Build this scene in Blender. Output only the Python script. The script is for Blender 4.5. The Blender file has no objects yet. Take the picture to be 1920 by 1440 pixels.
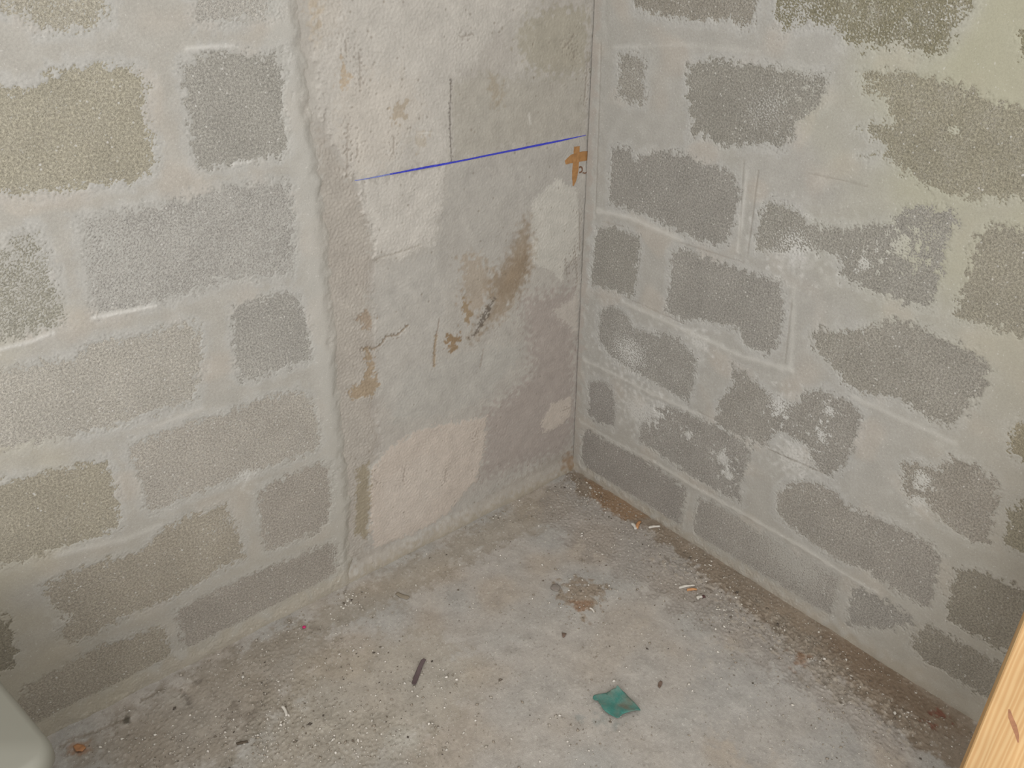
import bpy, bmesh, math, random
import numpy as np
from mathutils import Vector, Matrix, Euler

# ------------------------------------------------------------------ camera, sky, lights, exposure
sc = bpy.context.scene
COL = sc.collection
F_PX = 1514.07                                   # focal length in pixels of the 1920 px wide frame
CAM_ROT = Euler((1.0730328, -0.00257538, -0.70088499), 'XYZ')
CAM_LOC = Vector((-1.52194, -1.4950, 1.45536))
cam_data = bpy.data.cameras.new('camera')
cam_data.sensor_width = 36.0
cam_data.lens = F_PX / 1920.0 * 36.0
cam_data.clip_start = 0.02
cam = bpy.data.objects.new('camera', cam_data)
cam.location = CAM_LOC
cam.rotation_euler = CAM_ROT
COL.objects.link(cam)
sc.camera = cam

world = bpy.data.worlds.new('overcast_sky')
world.use_nodes = True
bg = world.node_tree.nodes['Background']
bg.inputs['Color'].default_value = (1.0, 0.99, 0.98, 1)
bg.inputs['Strength'].default_value = 1.24
sc.world = world


def area(name, loc, target, sx, sy, power, color):
    d = bpy.data.lights.new(name, 'AREA')
    d.shape = 'RECTANGLE'; d.size = sx; d.size_y = sy
    d.energy = power; d.color = color
    o = bpy.data.objects.new(name, d)
    o.location = loc
    o.rotation_euler = (Vector(target) - Vector(loc)).to_track_quat('-Z', 'Y').to_euler()
    COL.objects.link(o)
    return o


# daylight through the open doorway behind the photographer
area('doorway_daylight', (-3.3, -3.1, 1.9), (-0.4, -0.3, 0.6), 2.2, 2.2, 50.0, (1.0, 0.99, 0.97))

sc.view_settings.view_transform = 'Standard'
sc.view_settings.look = 'None'
sc.view_settings.gamma = 1.0
sc.view_settings.use_curve_mapping = False
sc.view_settings.exposure = 0.08

# ------------------------------------------------------------------ helpers
RM = np.array(CAM_ROT.to_matrix())
C0 = np.array(CAM_LOC)


def at(p, axis, v=0.0):
    """the point of the plane axis=v that the photograph shows at pixel p"""
    d = RM @ np.array([(p[0] - 960) / F_PX, -(p[1] - 720) / F_PX, -1.0])
    i = 'XYZ'.index(axis)
    return C0 + (v - C0[i]) / d[i] * d


def lw(p):                                       # left wall: (x, z)
    q = at(p, 'Y'); return (q[0], q[2])


def rw(p):                                       # right wall: (y, z)
    q = at(p, 'X'); return (q[1], q[2])


def fl(p):                                       # floor: (x, y)
    q = at(p, 'Z'); return (q[0], q[1])


def crop(ox, oy, s, pts):
    return [(ox + x / s, oy + y / s) for x, y in pts]


def lin(r, g, b):
    f = lambda c: ((c / 255 + 0.055) / 1.055) ** 2.4 if c > 10 else c / 255 / 12.92
    return np.array([f(r), f(g), f(b)])


RNG = np.random.default_rng(7)
random.seed(7)


def noise(shape, step, lam, width=0.45):
    """smooth random field with features of about lam metres, unit variance"""
    h, w = shape
    a = RNG.standard_normal((h, w))
    F = np.fft.rfft2(a)
    fy = np.fft.fftfreq(h, step)[:, None]
    fx = np.fft.rfftfreq(w, step)[None, :]
    fr = np.sqrt(fy ** 2 + fx ** 2) + 1e-9
    k = np.exp(-(np.log(fr * lam) ** 2) / (2 * width ** 2))
    k[0, 0] = 0
    o = np.fft.irfft2(F * k, s=(h, w))
    return o / (o.std() + 1e-12)


def smooth(a, b, x):
    t = np.clip((x - a) / (b - a), 0, 1)
    return t * t * (3 - 2 * t)


def sdf(poly, U, V):
    """signed distance to a closed polygon, negative inside"""
    P = np.array(poly)
    d = np.full(U.shape, 1e9)
    inside = np.zeros(U.shape, bool)
    n = len(P)
    for i in range(n):
        a, b = P[i], P[(i + 1) % n]
        e = b - a
        wx, wy = U - a[0], V - a[1]
        t = np.clip((wx * e[0] + wy * e[1]) / (e @ e + 1e-12), 0, 1)
        d = np.minimum(d, (wx - t * e[0]) ** 2 + (wy - t * e[1]) ** 2)
        c = (a[1] > V) != (b[1] > V)
        if abs(e[1]) > 1e-12:
            inside ^= c & (U < a[0] + e[0] * (V - a[1]) / e[1])
    d = np.sqrt(d)
    return np.where(inside, -d, d)


def sdf_local(poly, U, V, pad, out):
    """distance to the polygon written into out (minimum) near the polygon only; returns the window"""
    P = np.array(poly)
    u, v = U[0], V[:, 0]
    i0, i1 = np.searchsorted(u, [P[:, 0].min() - pad, P[:, 0].max() + pad])
    j0, j1 = np.searchsorted(v, [P[:, 1].min() - pad, P[:, 1].max() + pad])
    if i1 <= i0 or j1 <= j0:
        return None
    w = (slice(j0, j1), slice(i0, i1))
    s = sdf(poly, U[w], V[w])
    if out is not None:
        out[w] = np.minimum(out[w], s)
    return w, s


def seg_dist(pts, U, V):
    d = np.full(U.shape, 1e9)
    for a, b in zip(pts[:-1], pts[1:]):
        a, b = np.array(a), np.array(b)
        e = b - a
        t = np.clip(((U - a[0]) * e[0] + (V - a[1]) * e[1]) / (e @ e + 1e-12), 0, 1)
        d = np.minimum(d, np.hypot(U - a[0] - t * e[0], V - a[1] - t * e[1]))
    return d


def mix(c, col, m):
    return c * (1 - m[..., None]) + np.asarray(col) * m[..., None]


def mesh_np(name, verts, quads, colors=None, mat=None, parent=None, smooth_sh=True):
    me = bpy.data.meshes.new(name)
    v = np.asarray(verts, np.float32).reshape(-1, 3)
    q = np.asarray(quads, np.int32)
    k = q.shape[1]
    me.vertices.add(len(v)); me.vertices.foreach_set('co', v.ravel())
    me.loops.add(q.size); me.loops.foreach_set('vertex_index', q.ravel())
    me.polygons.add(len(q))
    me.polygons.foreach_set('loop_start', np.arange(0, q.size, k, dtype=np.int32))
    if smooth_sh:
        me.polygons.foreach_set('use_smooth', np.ones(len(q), bool))
    if colors is not None:
        a = me.color_attributes.new('col', 'FLOAT_COLOR', 'POINT')
        c = np.ones((len(v), 4), np.float32); c[:, :3] = np.asarray(colors).reshape(-1, 3)
        a.data.foreach_set('color', c.ravel())
    me.update(calc_edges=True); me.validate()
    o = bpy.data.objects.new(name, me)
    COL.objects.link(o)
    if mat: me.materials.append(mat)
    if parent: o.parent = parent
    return o


def grid_quads(h, w):
    i = np.arange(h * w).reshape(h, w)
    return np.stack([i[:-1, :-1], i[:-1, 1:], i[1:, 1:], i[1:, :-1]], -1).reshape(-1, 4)


def obj_bm(name, bm, mat, parent=None, smooth_sh=False):
    me = bpy.data.meshes.new(name)
    bmesh.ops.recalc_face_normals(bm, faces=bm.faces)
    if smooth_sh:
        for f in bm.faces: f.smooth = True
    bm.to_mesh(me); bm.free()
    if mat: me.materials.append(mat)
    o = bpy.data.objects.new(name, me)
    COL.objects.link(o)
    if parent: o.parent = parent
    return o


def tag(o, label=None, cat=None, group=None, kind=None):
    if label: o['label'] = label
    if cat: o['category'] = cat
    if group: o['group'] = group
    if kind: o['kind'] = kind
    return o


# ------------------------------------------------------------------ materials
def new_mat(name, rough=0.9):
    m = bpy.data.materials.new(name); m.use_nodes = True
    nt = m.node_tree
    b = nt.nodes['Principled BSDF']
    b.inputs['Roughness'].default_value = rough
    b.inputs['Specular IOR Level'].default_value = 0.25
    return m, nt, b


def N(nt, t, **kw):
    n = nt.nodes.new(t)
    for k, v in kw.items(): setattr(n, k, v)
    return n


def tex_noise(nt, vec, scale, detail=3, rough=0.6):
    n = N(nt, 'ShaderNodeTexNoise')
    n.inputs['Scale'].default_value = scale
    n.inputs['Detail'].default_value = detail
    n.inputs['Roughness'].default_value = rough
    nt.links.new(vec, n.inputs['Vector'])
    return n.outputs['Fac']


def ramp(nt, fac, stops):
    r = N(nt, 'ShaderNodeValToRGB')
    e = r.color_ramp.elements
    while len(e) < len(stops): e.new(0.5)
    for el, (p, c) in zip(e, stops):
        el.position = p
        el.color = (c, c, c, 1) if not hasattr(c, '__len__') else (*c, 1)
    nt.links.new(fac, r.inputs['Fac'])
    return r.outputs['Color']


def mixc(nt, a, b, fac, mode='MIX'):
    m = N(nt, 'ShaderNodeMix', data_type='RGBA', blend_type=mode)
    for s, v in ((m.inputs[6], a), (m.inputs[7], b), (m.inputs[0], fac)):
        if hasattr(v, 'is_output') or isinstance(v, bpy.types.NodeSocket): nt.links.new(v, s)
        elif hasattr(v, '__len__'): s.default_value = (*v, 1)
        else: s.default_value = v
    return m.outputs[2]


def bump(nt, bsdf, h, strength, dist):
    b = N(nt, 'ShaderNodeBump')
    b.inputs['Strength'].default_value = strength
    b.inputs['Distance'].default_value = dist
    nt.links.new(h, b.inputs['Height'])
    nt.links.new(b.outputs['Normal'], bsdf.inputs['Normal'])


def math_n(nt, op, a, b):
    m = N(nt, 'ShaderNodeMath', operation=op)
    for s, v in ((m.inputs[0], a), (m.inputs[1], b)):
        if isinstance(v, bpy.types.NodeSocket): nt.links.new(v, s)
        else: s.default_value = v
    return m.outputs[0]


def plaster_mat(name, grit=0.35, var=0.10, grain=0.16, fleck=0.5):
    """colour from the mesh's own paint layer, broken up by grain, with fine relief"""
    m, nt, b = new_mat(name, 0.92)
    pos = N(nt, 'ShaderNodeNewGeometry').outputs['Position']
    a = N(nt, 'ShaderNodeAttribute', attribute_name='col')
    big = ramp(nt, tex_noise(nt, pos, 14, 5), [(0.25, 1 - var), (0.75, 1 + var)])
    fine = ramp(nt, tex_noise(nt, pos, 420, 3, 0.7), [(0.25, 1 - grain), (0.75, 1 + grain)])
    c = mixc(nt, a.outputs['Color'], big, 1.0, 'MULTIPLY')
    c = mixc(nt, c, fine, 1.0, 'MULTIPLY')
    fl_ = ramp(nt, tex_noise(nt, pos, 190, 1, 0.4), [(0.70, 0.0), (0.76, fleck)])
    c = mixc(nt, c, (0.62, 0.60, 0.56), fl_)
    nt.links.new(c, b.inputs['Base Color'])
    h = math_n(nt, 'ADD', tex_noise(nt, pos, 300, 4, 0.7), math_n(nt, 'MULTIPLY', tex_noise(nt, pos, 60, 3), 0.8))
    bump(nt, b, h, grit, 0.004)
    return m


M_mortar = plaster_mat('mortar', 0.22, 0.03, 0.09, 0.35)
M_pillar = plaster_mat('pillar_plaster', 0.12, 0.05, 0.07, 0.15)
M_floor = plaster_mat('concrete_floor', 0.35, 0.07, 0.14, 0.5)


def block_mat():
    m, nt, b = new_mat('block_concrete', 0.95)
    pos = N(nt, 'ShaderNodeNewGeometry').outputs['Position']
    t = N(nt, 'ShaderNodeAttribute', attribute_type='OBJECT', attribute_name='tint').outputs['Color']
    dust = N(nt, 'ShaderNodeAttribute', attribute_type='OBJECT', attribute_name='dust').outputs['Fac']
    n1 = tex_noise(nt, pos, 230, 3, 0.75)
    n2 = tex_noise(nt, pos, 520, 2, 0.7)
    n3 = tex_noise(nt, pos, 11, 4)
    g = ramp(nt, n1, [(0.28, 0.60), (0.50, 1.0), (0.70, 1.50)])
    g2 = ramp(nt, n2, [(0.28, 0.80), (0.72, 1.18)])
    g3 = ramp(nt, n3, [(0.25, 0.90), (0.75, 1.10)])
    c = mixc(nt, t, g, 1.0, 'MULTIPLY')
    c = mixc(nt, c, g2, 1.0, 'MULTIPLY')
    c = mixc(nt, c, g3, 1.0, 'MULTIPLY')
    # pale stone flecks
    v = N(nt, 'ShaderNodeTexVoronoi', feature='F1')
    v.inputs['Scale'].default_value = 90
    nt.links.new(pos, v.inputs['Vector'])
    fk = ramp(nt, v.outputs['Distance'], [(0.13, 1.0), (0.20, 0.0)])
    pick = ramp(nt, tex_noise(nt, pos, 37, 2), [(0.48, 0.0), (0.58, 0.9)])
    c = mixc(nt, c, (0.60, 0.58, 0.54), mixc(nt, fk, pick, 1.0, 'MULTIPLY'))
    # mortar dust rubbed into the pores
    d1 = ramp(nt, tex_noise(nt, pos, 24, 4, 0.65), [(0.42, 0.0), (0.70, 1.0)])
    d2 = ramp(nt, tex_noise(nt, pos, 260, 3, 0.7), [(0.44, 0.0), (0.56, 1.0)])
    dd = math_n(nt, 'MULTIPLY', mixc(nt, d1, d2, 1.0, 'MULTIPLY'), dust)
    c = mixc(nt, c, (0.50, 0.48, 0.44), dd)
    nt.links.new(c, b.inputs['Base Color'])
    h = math_n(nt, 'ADD', n1, math_n(nt, 'MULTIPLY', n2, 0.5))
    bump(nt, b, h, 0.75, 0.005)
    return m


M_block = block_mat()


def simple_mat(name, col, rough=0.8, var=0.15, scale=60, bmp=0.2):
    m, nt, b = new_mat(name, rough)
    pos = N(nt, 'ShaderNodeTexCoord').outputs['Object']
    g = ramp(nt, tex_noise(nt, pos, scale, 4), [(0.25, 1 - var), (0.75, 1 + var)])
    nt.links.new(mixc(nt, tuple(col), g, 1.0, 'MULTIPLY'), b.inputs['Base Color'])
    bump(nt, b, tex_noise(nt, pos, scale * 2, 3), bmp, 0.002)
    return m


# ------------------------------------------------------------------ the blocks as the photograph shows them: outlines of the bare faces
# each: (outline pixels, pore filling 0..1, tint sRGB, dust)
S3 = 2.2857; S6 = 2.2326; S4 = 2.743; S7 = 2.667
GREY = (150, 148, 142)
LEFT_BLOCKS = [
    (crop(0, 0, 3, [(-300, -200), (640, -200), (610, 120), (500, 180), (330, 200), (200, 190), (130, 110), (0, 70), (-300, 70)]), .40, (154, 149, 134), .4),
    (crop(0, 0, 3, [(1060, -200), (1590, -200), (1590, 60), (1570, 110), (1420, 120), (1250, 150), (1090, 130)]), .45, (160, 157, 150), .6),
    (crop(0, 0, 3, [(-300, 430), (0, 445), (60, 475), (150, 480), (230, 430), (300, 380), (500, 350), (700, 350), (780, 380), (850, 480), (820, 560), (830, 680), (880, 800), (890, 930), (850, 980), (750, 1040), (600, 1050), (400, 1080), (200, 1105), (0, 1110), (-300, 1150)]), .12, (152, 147, 130), .15),
    (crop(0, 0, 3, [(1010, 345), (1080, 335), (1140, 285), (1250, 272), (1480, 300), (1600, 250), (1630, 300), (1605, 600), (1630, 700), (1630, 850), (1580, 890), (1400, 920), (1250, 950), (1110, 965), (1060, 820), (1050, 650), (1010, 400)]), .10, (148, 146, 139), .2),
    (crop(0, 400, S4, [(-250, 180), (0, 150), (60, 110), (180, 65), (220, 130), (250, 200), (290, 300), (310, 400), (345, 500), (330, 580), (280, 600), (150, 640), (0, 690), (-250, 740)]), .70, (142, 140, 128), .8),
    ([(143, 408), (200, 397), (283, 380), (367, 363), (417, 347), (500, 337), (547, 340), (555, 400), (558, 470), (552, 515), (474, 528), (419, 532), (365, 553), (292, 573), (182, 595), (171, 582), (160, 509), (153, 473), (146, 422)], .62, (153, 151, 146), .75),
    (crop(0, 400, S4, [(-250, 840), (0, 800), (200, 760), (370, 735), (400, 690), (520, 640), (750, 610), (880, 560), (1000, 550), (1040, 600), (1050, 750), (1030, 900), (1010, 980), (900, 1000), (750, 1050), (600, 1110), (450, 1140), (200, 1190), (0, 1230), (-250, 1300)]), .28, (162, 158, 149), .3),
    (crop(0, 400, S4, [(1200, 480), (1280, 450), (1450, 390), (1540, 420), (1590, 560), (1610, 700), (1600, 760), (1450, 810), (1300, 870), (1220, 860), (1200, 750), (1190, 600)]), .15, (152, 150, 144), .15),
    (crop(0, 800, S7, [(-250, 330), (0, 270), (250, 210), (400, 180), (540, 160), (570, 230), (600, 350), (610, 450), (590, 520), (450, 570), (300, 620), (150, 670), (0, 710), (-250, 790)]), .12, (149, 143, 127), .1),
    ([(237, 834), (310, 805), (365, 786), (419, 772), (492, 743), (558, 728), (588, 745), (603, 783), (606, 830), (590, 850), (500, 882), (450, 897), (356, 935), (285, 965), (270, 950), (255, 894), (240, 856)], .30, (159, 154, 145), .25),
    (crop(0, 800, S7, [(200, 790), (300, 740), (450, 680), (600, 640), (700, 620), (780, 530), (900, 450), (1050, 400), (1140, 370), (1170, 440), (1200, 520), (1230, 600), (1220, 670), (1100, 720), (950, 820), (800, 890), (600, 970), (450, 1060), (350, 1090), (280, 1050), (310, 980), (300, 950), (240, 880)]), .15, (152, 145, 131), .15),
    (crop(0, 800, S7, [(1280, 330), (1340, 280), (1450, 230), (1600, 170), (1670, 180), (1680, 300), (1660, 450), (1600, 530), (1450, 590), (1350, 630), (1310, 600), (1290, 450)]), .18, (152, 146, 137), .15),
    (crop(0, 800, S7, [(-250, 850), (0, 930), (50, 960), (90, 1100), (80, 1190), (40, 1230), (-250, 1330)]), .10, (132, 126, 110), .1),
    (crop(0, 800, S7, [(130, 1290), (380, 1150), (500, 1090), (700, 1020), (830, 990), (850, 1080), (890, 1180), (870, 1230), (700, 1310), (500, 1400), (380, 1470), (240, 1550), (110, 1590), (70, 1400)]), .22, (149, 142, 128), .1),
    (crop(0, 800, S7, [(870, 920), (1000, 850), (1150, 780), (1300, 710), (1500, 640), (1650, 570), (1700, 570), (1720, 690), (1690, 780), (1500, 880), (1300, 980), (1100, 1080), (970, 1150), (910, 1100), (880, 1000)]), .12, (147, 141, 132), .15),
]
RIGHT_BLOCKS = [
    (crop(1080, 0, S3, [(250, -150), (790, -150), (780, 60), (760, 120), (700, 135), (650, 90), (560, 105), (430, 90), (340, 80), (240, 40)]), .25, (137, 133, 123), .3),
    (crop(1080, 0, S3, [(850, -150), (1720, -150), (1720, 30), (1660, 100), (1600, 230), (1500, 250), (1410, 250), (1390, 190), (1370, 230), (1250, 230), (1150, 200), (1100, 130), (1000, 120), (930, 130), (880, 160), (840, 80)]), .50, (124, 120, 98), .5),
    (crop(1080, 0, S3, [(1880, 130), (1990, 90), (2200, 80), (2200, 300), (1990, 280), (1900, 250)]), .35, (126, 122, 98), .3),
    (crop(1080, 0, S3, [(180, 220), (260, 215), (310, 260), (295, 330), (310, 400), (295, 460), (230, 450), (170, 420), (180, 300)]), .45, (143, 140, 132), .4),
    (crop(1080, 0, S3, [(470, 270), (600, 240), (700, 260), (820, 270), (950, 300), (1090, 310), (1080, 400), (1040, 480), (960, 520), (940, 600), (880, 650), (820, 630), (700, 630), (620, 640), (560, 590), (480, 600), (490, 500), (470, 400)]), .12, (136, 134, 126), .2),
    (crop(1080, 0, S3, [(1200, 300), (1350, 290), (1500, 310), (1650, 350), (1800, 420), (1990, 470), (2200, 520), (2200, 940), (1990, 880), (1880, 860), (1700, 870), (1600, 850), (1480, 800), (1380, 730), (1300, 680), (1210, 670), (1320, 640), (1210, 560), (1270, 510), (1340, 520), (1320, 440), (1220, 400)]), .18, (139, 135, 117), .3),
    (crop(1080, 0, S3, [(150, 630), (230, 620), (250, 680), (330, 640), (480, 650), (530, 690), (600, 700), (680, 740), (710, 820), (690, 950), (650, 1050), (600, 1060), (500, 1030), (400, 980), (300, 930), (200, 900), (140, 880), (140, 750)]), .12, (140, 138, 132), .2),
    (crop(1080, 0, S3, [(790, 880), (850, 850), (930, 880), (1000, 940), (1100, 970), (1220, 960), (1350, 940), (1400, 880), (1480, 860), (1620, 890), (1650, 950), (1600, 1050), (1570, 1200), (1520, 1330), (1400, 1310), (1250, 1250), (1140, 1200), (1110, 1100), (1000, 1080), (900, 1090), (760, 1080), (770, 980)]), .22, (140, 138, 130), .3),
    (crop(1060, 400, S6, [(1690, 130), (1740, 60), (1800, 30), (1920, 60), (2150, 120), (2150, 640), (1990, 560), (1850, 510), (1700, 470), (1620, 440), (1640, 330), (1690, 200)]), .15, (140, 136, 121), .2),
    (crop(1060, 400, S6, [(130, 60), (200, 50), (310, 90), (320, 140), (305, 250), (290, 360), (220, 340), (130, 310), (95, 300), (110, 150)]), .10, (141, 139, 132), .15),
    (crop(1060, 400, S6, [(440, 150), (500, 140), (620, 190), (750, 230), (910, 280), (920, 350), (920, 450), (890, 560), (840, 600), (770, 570), (740, 540), (720, 490), (620, 470), (540, 450), (490, 460), (410, 410), (430, 300)]), .10, (142, 140, 134), .2),
    (crop(1060, 400, S6, [(1020, 500), (1060, 470), (1130, 490), (1250, 470), (1370, 430), (1450, 450), (1600, 520), (1720, 570), (1790, 640), (1760, 750), (1700, 820), (1620, 900), (1550, 890), (1400, 790), (1250, 760), (1180, 740), (1110, 640), (1030, 570)]), .15, (141, 138, 129), .25),
    (crop(1060, 400, S6, [(1850, 900), (1890, 860), (1990, 890), (2150, 940), (2150, 1170), (1990, 1080), (1900, 1040), (1850, 1000)]), .10, (140, 133, 112), .1),
    (crop(1060, 400, S6, [(140, 400), (200, 375), (260, 420), (290, 470), (350, 490), (480, 510), (510, 560), (560, 600), (545, 700), (520, 800), (450, 760), (330, 700), (260, 660), (180, 600), (130, 520)]), .32, (142, 140, 134), .35),
    (crop(1060, 400, S6, [(690, 620), (740, 650), (800, 700), (870, 760), (950, 790), (1000, 740), (1080, 730), (1150, 760), (1220, 800), (1250, 850), (1220, 950), (1180, 1050), (1120, 1110), (1050, 1080), (1000, 980), (900, 920), (870, 950), (830, 980), (750, 950), (620, 890), (640, 780), (700, 720)]), .15, (141, 138, 131), .3),
    (crop(1060, 400, S6, [(1400, 1040), (1470, 1030), (1550, 1060), (1620, 1010), (1700, 1040), (1800, 1100), (1830, 1150), (1820, 1200), (1800, 1290), (1780, 1400), (1700, 1380), (1560, 1290), (1500, 1220), (1440, 1230), (1400, 1150)]), .18, (142, 137, 127), .25),
    (crop(1060, 400, S6, [(1840, 1240), (1920, 1190), (1990, 1230), (2150, 1300), (2150, 1600), (1990, 1490), (1920, 1440), (1830, 1390)]), .10, (136, 131, 113), .1),
    (crop(1060, 400, S6, [(95, 700), (140, 690), (200, 720), (215, 800), (210, 900), (150, 890), (90, 850)]), .12, (141, 138, 133), .2),
    (crop(1060, 400, S6, [(350, 800), (400, 790), (520, 830), (650, 890), (790, 980), (770, 1060), (740, 1130), (740, 1220), (650, 1180), (530, 1110), (400, 1020), (300, 950), (310, 860)]), .20, (141, 138, 132), .35),
    ([(1453, 923), (1477, 900), (1520, 897), (1560, 913), (1593, 947), (1643, 967), (1693, 987), (1740, 1010), (1768, 1040), (1760, 1100), (1745, 1145), (1730, 1140), (1677, 1110), (1627, 1075), (1577, 1057), (1527, 1027), (1477, 990), (1453, 967)], .10, (143, 139, 131), .15),
    ([(1787, 1065), (1830, 1062), (1880, 1085), (1940, 1110), (2040, 1160), (2040, 1330), (1940, 1255), (1890, 1230), (1830, 1195), (1775, 1165), (1773, 1130)], .10, (134, 129, 116), .1),
    (crop(1060, 400, S6, [(70, 900), (110, 910), (200, 960), (300, 1010), (430, 1090), (510, 1150), (500, 1250), (480, 1340), (380, 1280), (270, 1200), (150, 1120), (60, 1060), (60, 960)]), .12, (140, 136, 130), .15),
    (crop(1060, 840, 3, [(745, 270), (820, 290), (950, 370), (1050, 440), (1200, 520), (1350, 620), (1500, 690), (1550, 730), (1530, 850), (1500, 960), (1400, 930), (1250, 850), (1150, 780), (1000, 700), (850, 620), (720, 520), (710, 420)]), .30, (145, 141, 134), .3),
    (crop(1440, 1080, 4, [(610, 70), (700, 60), (830, 140), (950, 210), (1080, 290), (1090, 380), (1000, 400), (850, 415), (700, 400), (580, 390), (590, 220)]), .12, (139, 136, 129), .15),
    (crop(1440, 1080, 4, [(1080, 400), (1200, 340), (1300, 400), (1450, 480), (1600, 570), (1760, 650), (2100, 850), (2100, 1150), (1700, 960), (1500, 850), (1300, 720), (1150, 650), (1060, 530)]), .25, (134, 129, 117), .15),
]
# smeared or rubbed spots: pixel, radius in pixels, extra mortar in mm
LEFT_SMEAR = [((300, 30), 60, .6), ((80, 120), 60, .8), ((500, 100), 22, 1.0), ((40, 470), 60, .5), ((190, 450), 40, .8), ((250, 500), 50, .4),
              ((460, 890), 14, 1.8), ((335, 925), 16, 1.2), ((150, 700), 50, .4), ((400, 1000), 30, .9), ((130, 1160), 20, 1.6), ((430, 970), 22, .9)]
RIGHT_SMEAR = [((1425, 210), 45, 1.3), ((1470, 180), 40, .8), ((1630, 150), 60, 1.1), ((1530, 150), 25, 1.1), ((1640, 300), 40, 1.0), ((1790, 245), 12, 2.4),
               ((1490, 460), 40, 1.7), ((1690, 460), 25, 2.0), ((1745, 430), 45, 1.0), ((1620, 495), 16, 2.3), ((1720, 490), 20, 1.4), ((1450, 300), 30, 1),
               ((1180, 30), 30, 1.0), ((1390, 40), 20, .8), ((1500, 30), 40, .6), ((1800, 20), 50, .4),
               ((1555, 770), 13, 2.4), ((1540, 815), 14, 2.2), ((1460, 760), 22, 2.4), ((1490, 860), 30, 2.6), ((1180, 660), 40, 1.6), ((1240, 760), 8, 3), ((1228, 775), 10, 3), ((1355, 860), 14, 2.8), ((1365, 890), 10, 2.8),
               ((1730, 900), 20, 2.4), ((1720, 940), 14, 2.6), ((1200, 770), 30, 2.6), ((1290, 815), 8, 2.8), ((1640, 1010), 40, .8), ((1700, 660), 30, .6), ((1560, 700), 30, .5),
               ((1310, 640), 20, 1.6), ((1340, 615), 16, 1.2), ((1500, 1060), 50, 1.5), ((1450, 1000), 60, .9), ((1570, 640), 10, 1)]


def sheet_axis(a, b, step):
    n = int(round((b - a) / step)) + 1
    return np.linspace(a, b, n)


def mortar_sheet(u, v, step, blocks, smears, conv, warm):
    """height (m, out of the wall) and colour of the pointing that is spread over a block wall"""
    U, V = np.meshgrid(u, v)
    shp = U.shape
    n60, n25, n9, n5 = (noise(shp, step, l) for l in (.07, .028, .010, .0052))
    n200 = noise(shp, step, .20)
    S = np.full(shp, 0.08)
    H_in = np.full(shp, -0.0022)
    smear = np.zeros(shp); white = np.zeros(shp)
    for poly, fill, tint, dust in blocks:
        P = [conv(p) for p in poly]
        r = sdf_local(P, U, V, 0.05, None)
        if r is None: continue
        w, s = r
        closer = s < S[w]
        S[w] = np.minimum(S[w], s)
        H_in[w] = np.where(closer, -0.0026 + fill * 0.0030, H_in[w])
    for p, r_px, mm in smears:
        c = conv(p); c2 = conv((p[0] + 1, p[1])); c3 = conv((p[0], p[1] - 1))
        ru = r_px * math.hypot(c2[0] - c[0], c2[1] - c[1]); rv = r_px * math.hypot(c3[0] - c[0], c3[1] - c[1])
        g_ = (((U - c[0]) / ru) ** 2 + ((V - c[1]) / rv) ** 2) * np.clip(1 + .55 * n25 + .35 * n9, .15, 4)
        if mm >= 1.6: white += np.exp(-g_ ** 1.2)
        smear += 1.3 * mm * 0.001 * np.exp(-g_ ** 1.2)
    s = S + 0.0030 * n25 + 0.0009 * n9
    t = smooth(-0.017, 0.004, s)
    h_out = np.maximum(0.0022 + 0.0006 * n200 * smooth(0, .03, s) + 0.0003 * n60 + 0.00015 * n9 * smooth(0.02, 0.0, s), .0010)
    h = (H_in + smear) * (1 - t) + h_out * t
    h += (1 - smooth(0.0, 0.010, s)) * (0.0010 * n5 + 0.00045 * n9 + 0.0004 * n25)
    thin = smooth(0.0020, -0.0004, h)
    h *= RELIEF
    # colour: beige thick pointing in the joints, whiter thin smears near and on the blocks
    c = np.ones(shp + (3,)) * lin(*warm)
    pale = np.clip(1 - smooth(0.004, 0.022, s) + 0.10 * n60, 0, 1)
    c = mix(c, lin(171, 169, 164), 0.65 * pale)
    c = mix(c, lin(178, 167, 154), np.clip(0.30 * smooth(.2, 1.6, n200) * t, 0, 1))
    c = mix(c, lin(162, 160, 153), 0.7 * thin)
    c = mix(c, lin(198, 196, 191), .6 * np.clip(white * (1 + .4 * n9), 0, 1))
    c *= (1 + 0.015 * n60 + 0.025 * n9 + .02 * n5)[..., None]
    return U, V, h, c, s


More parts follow.
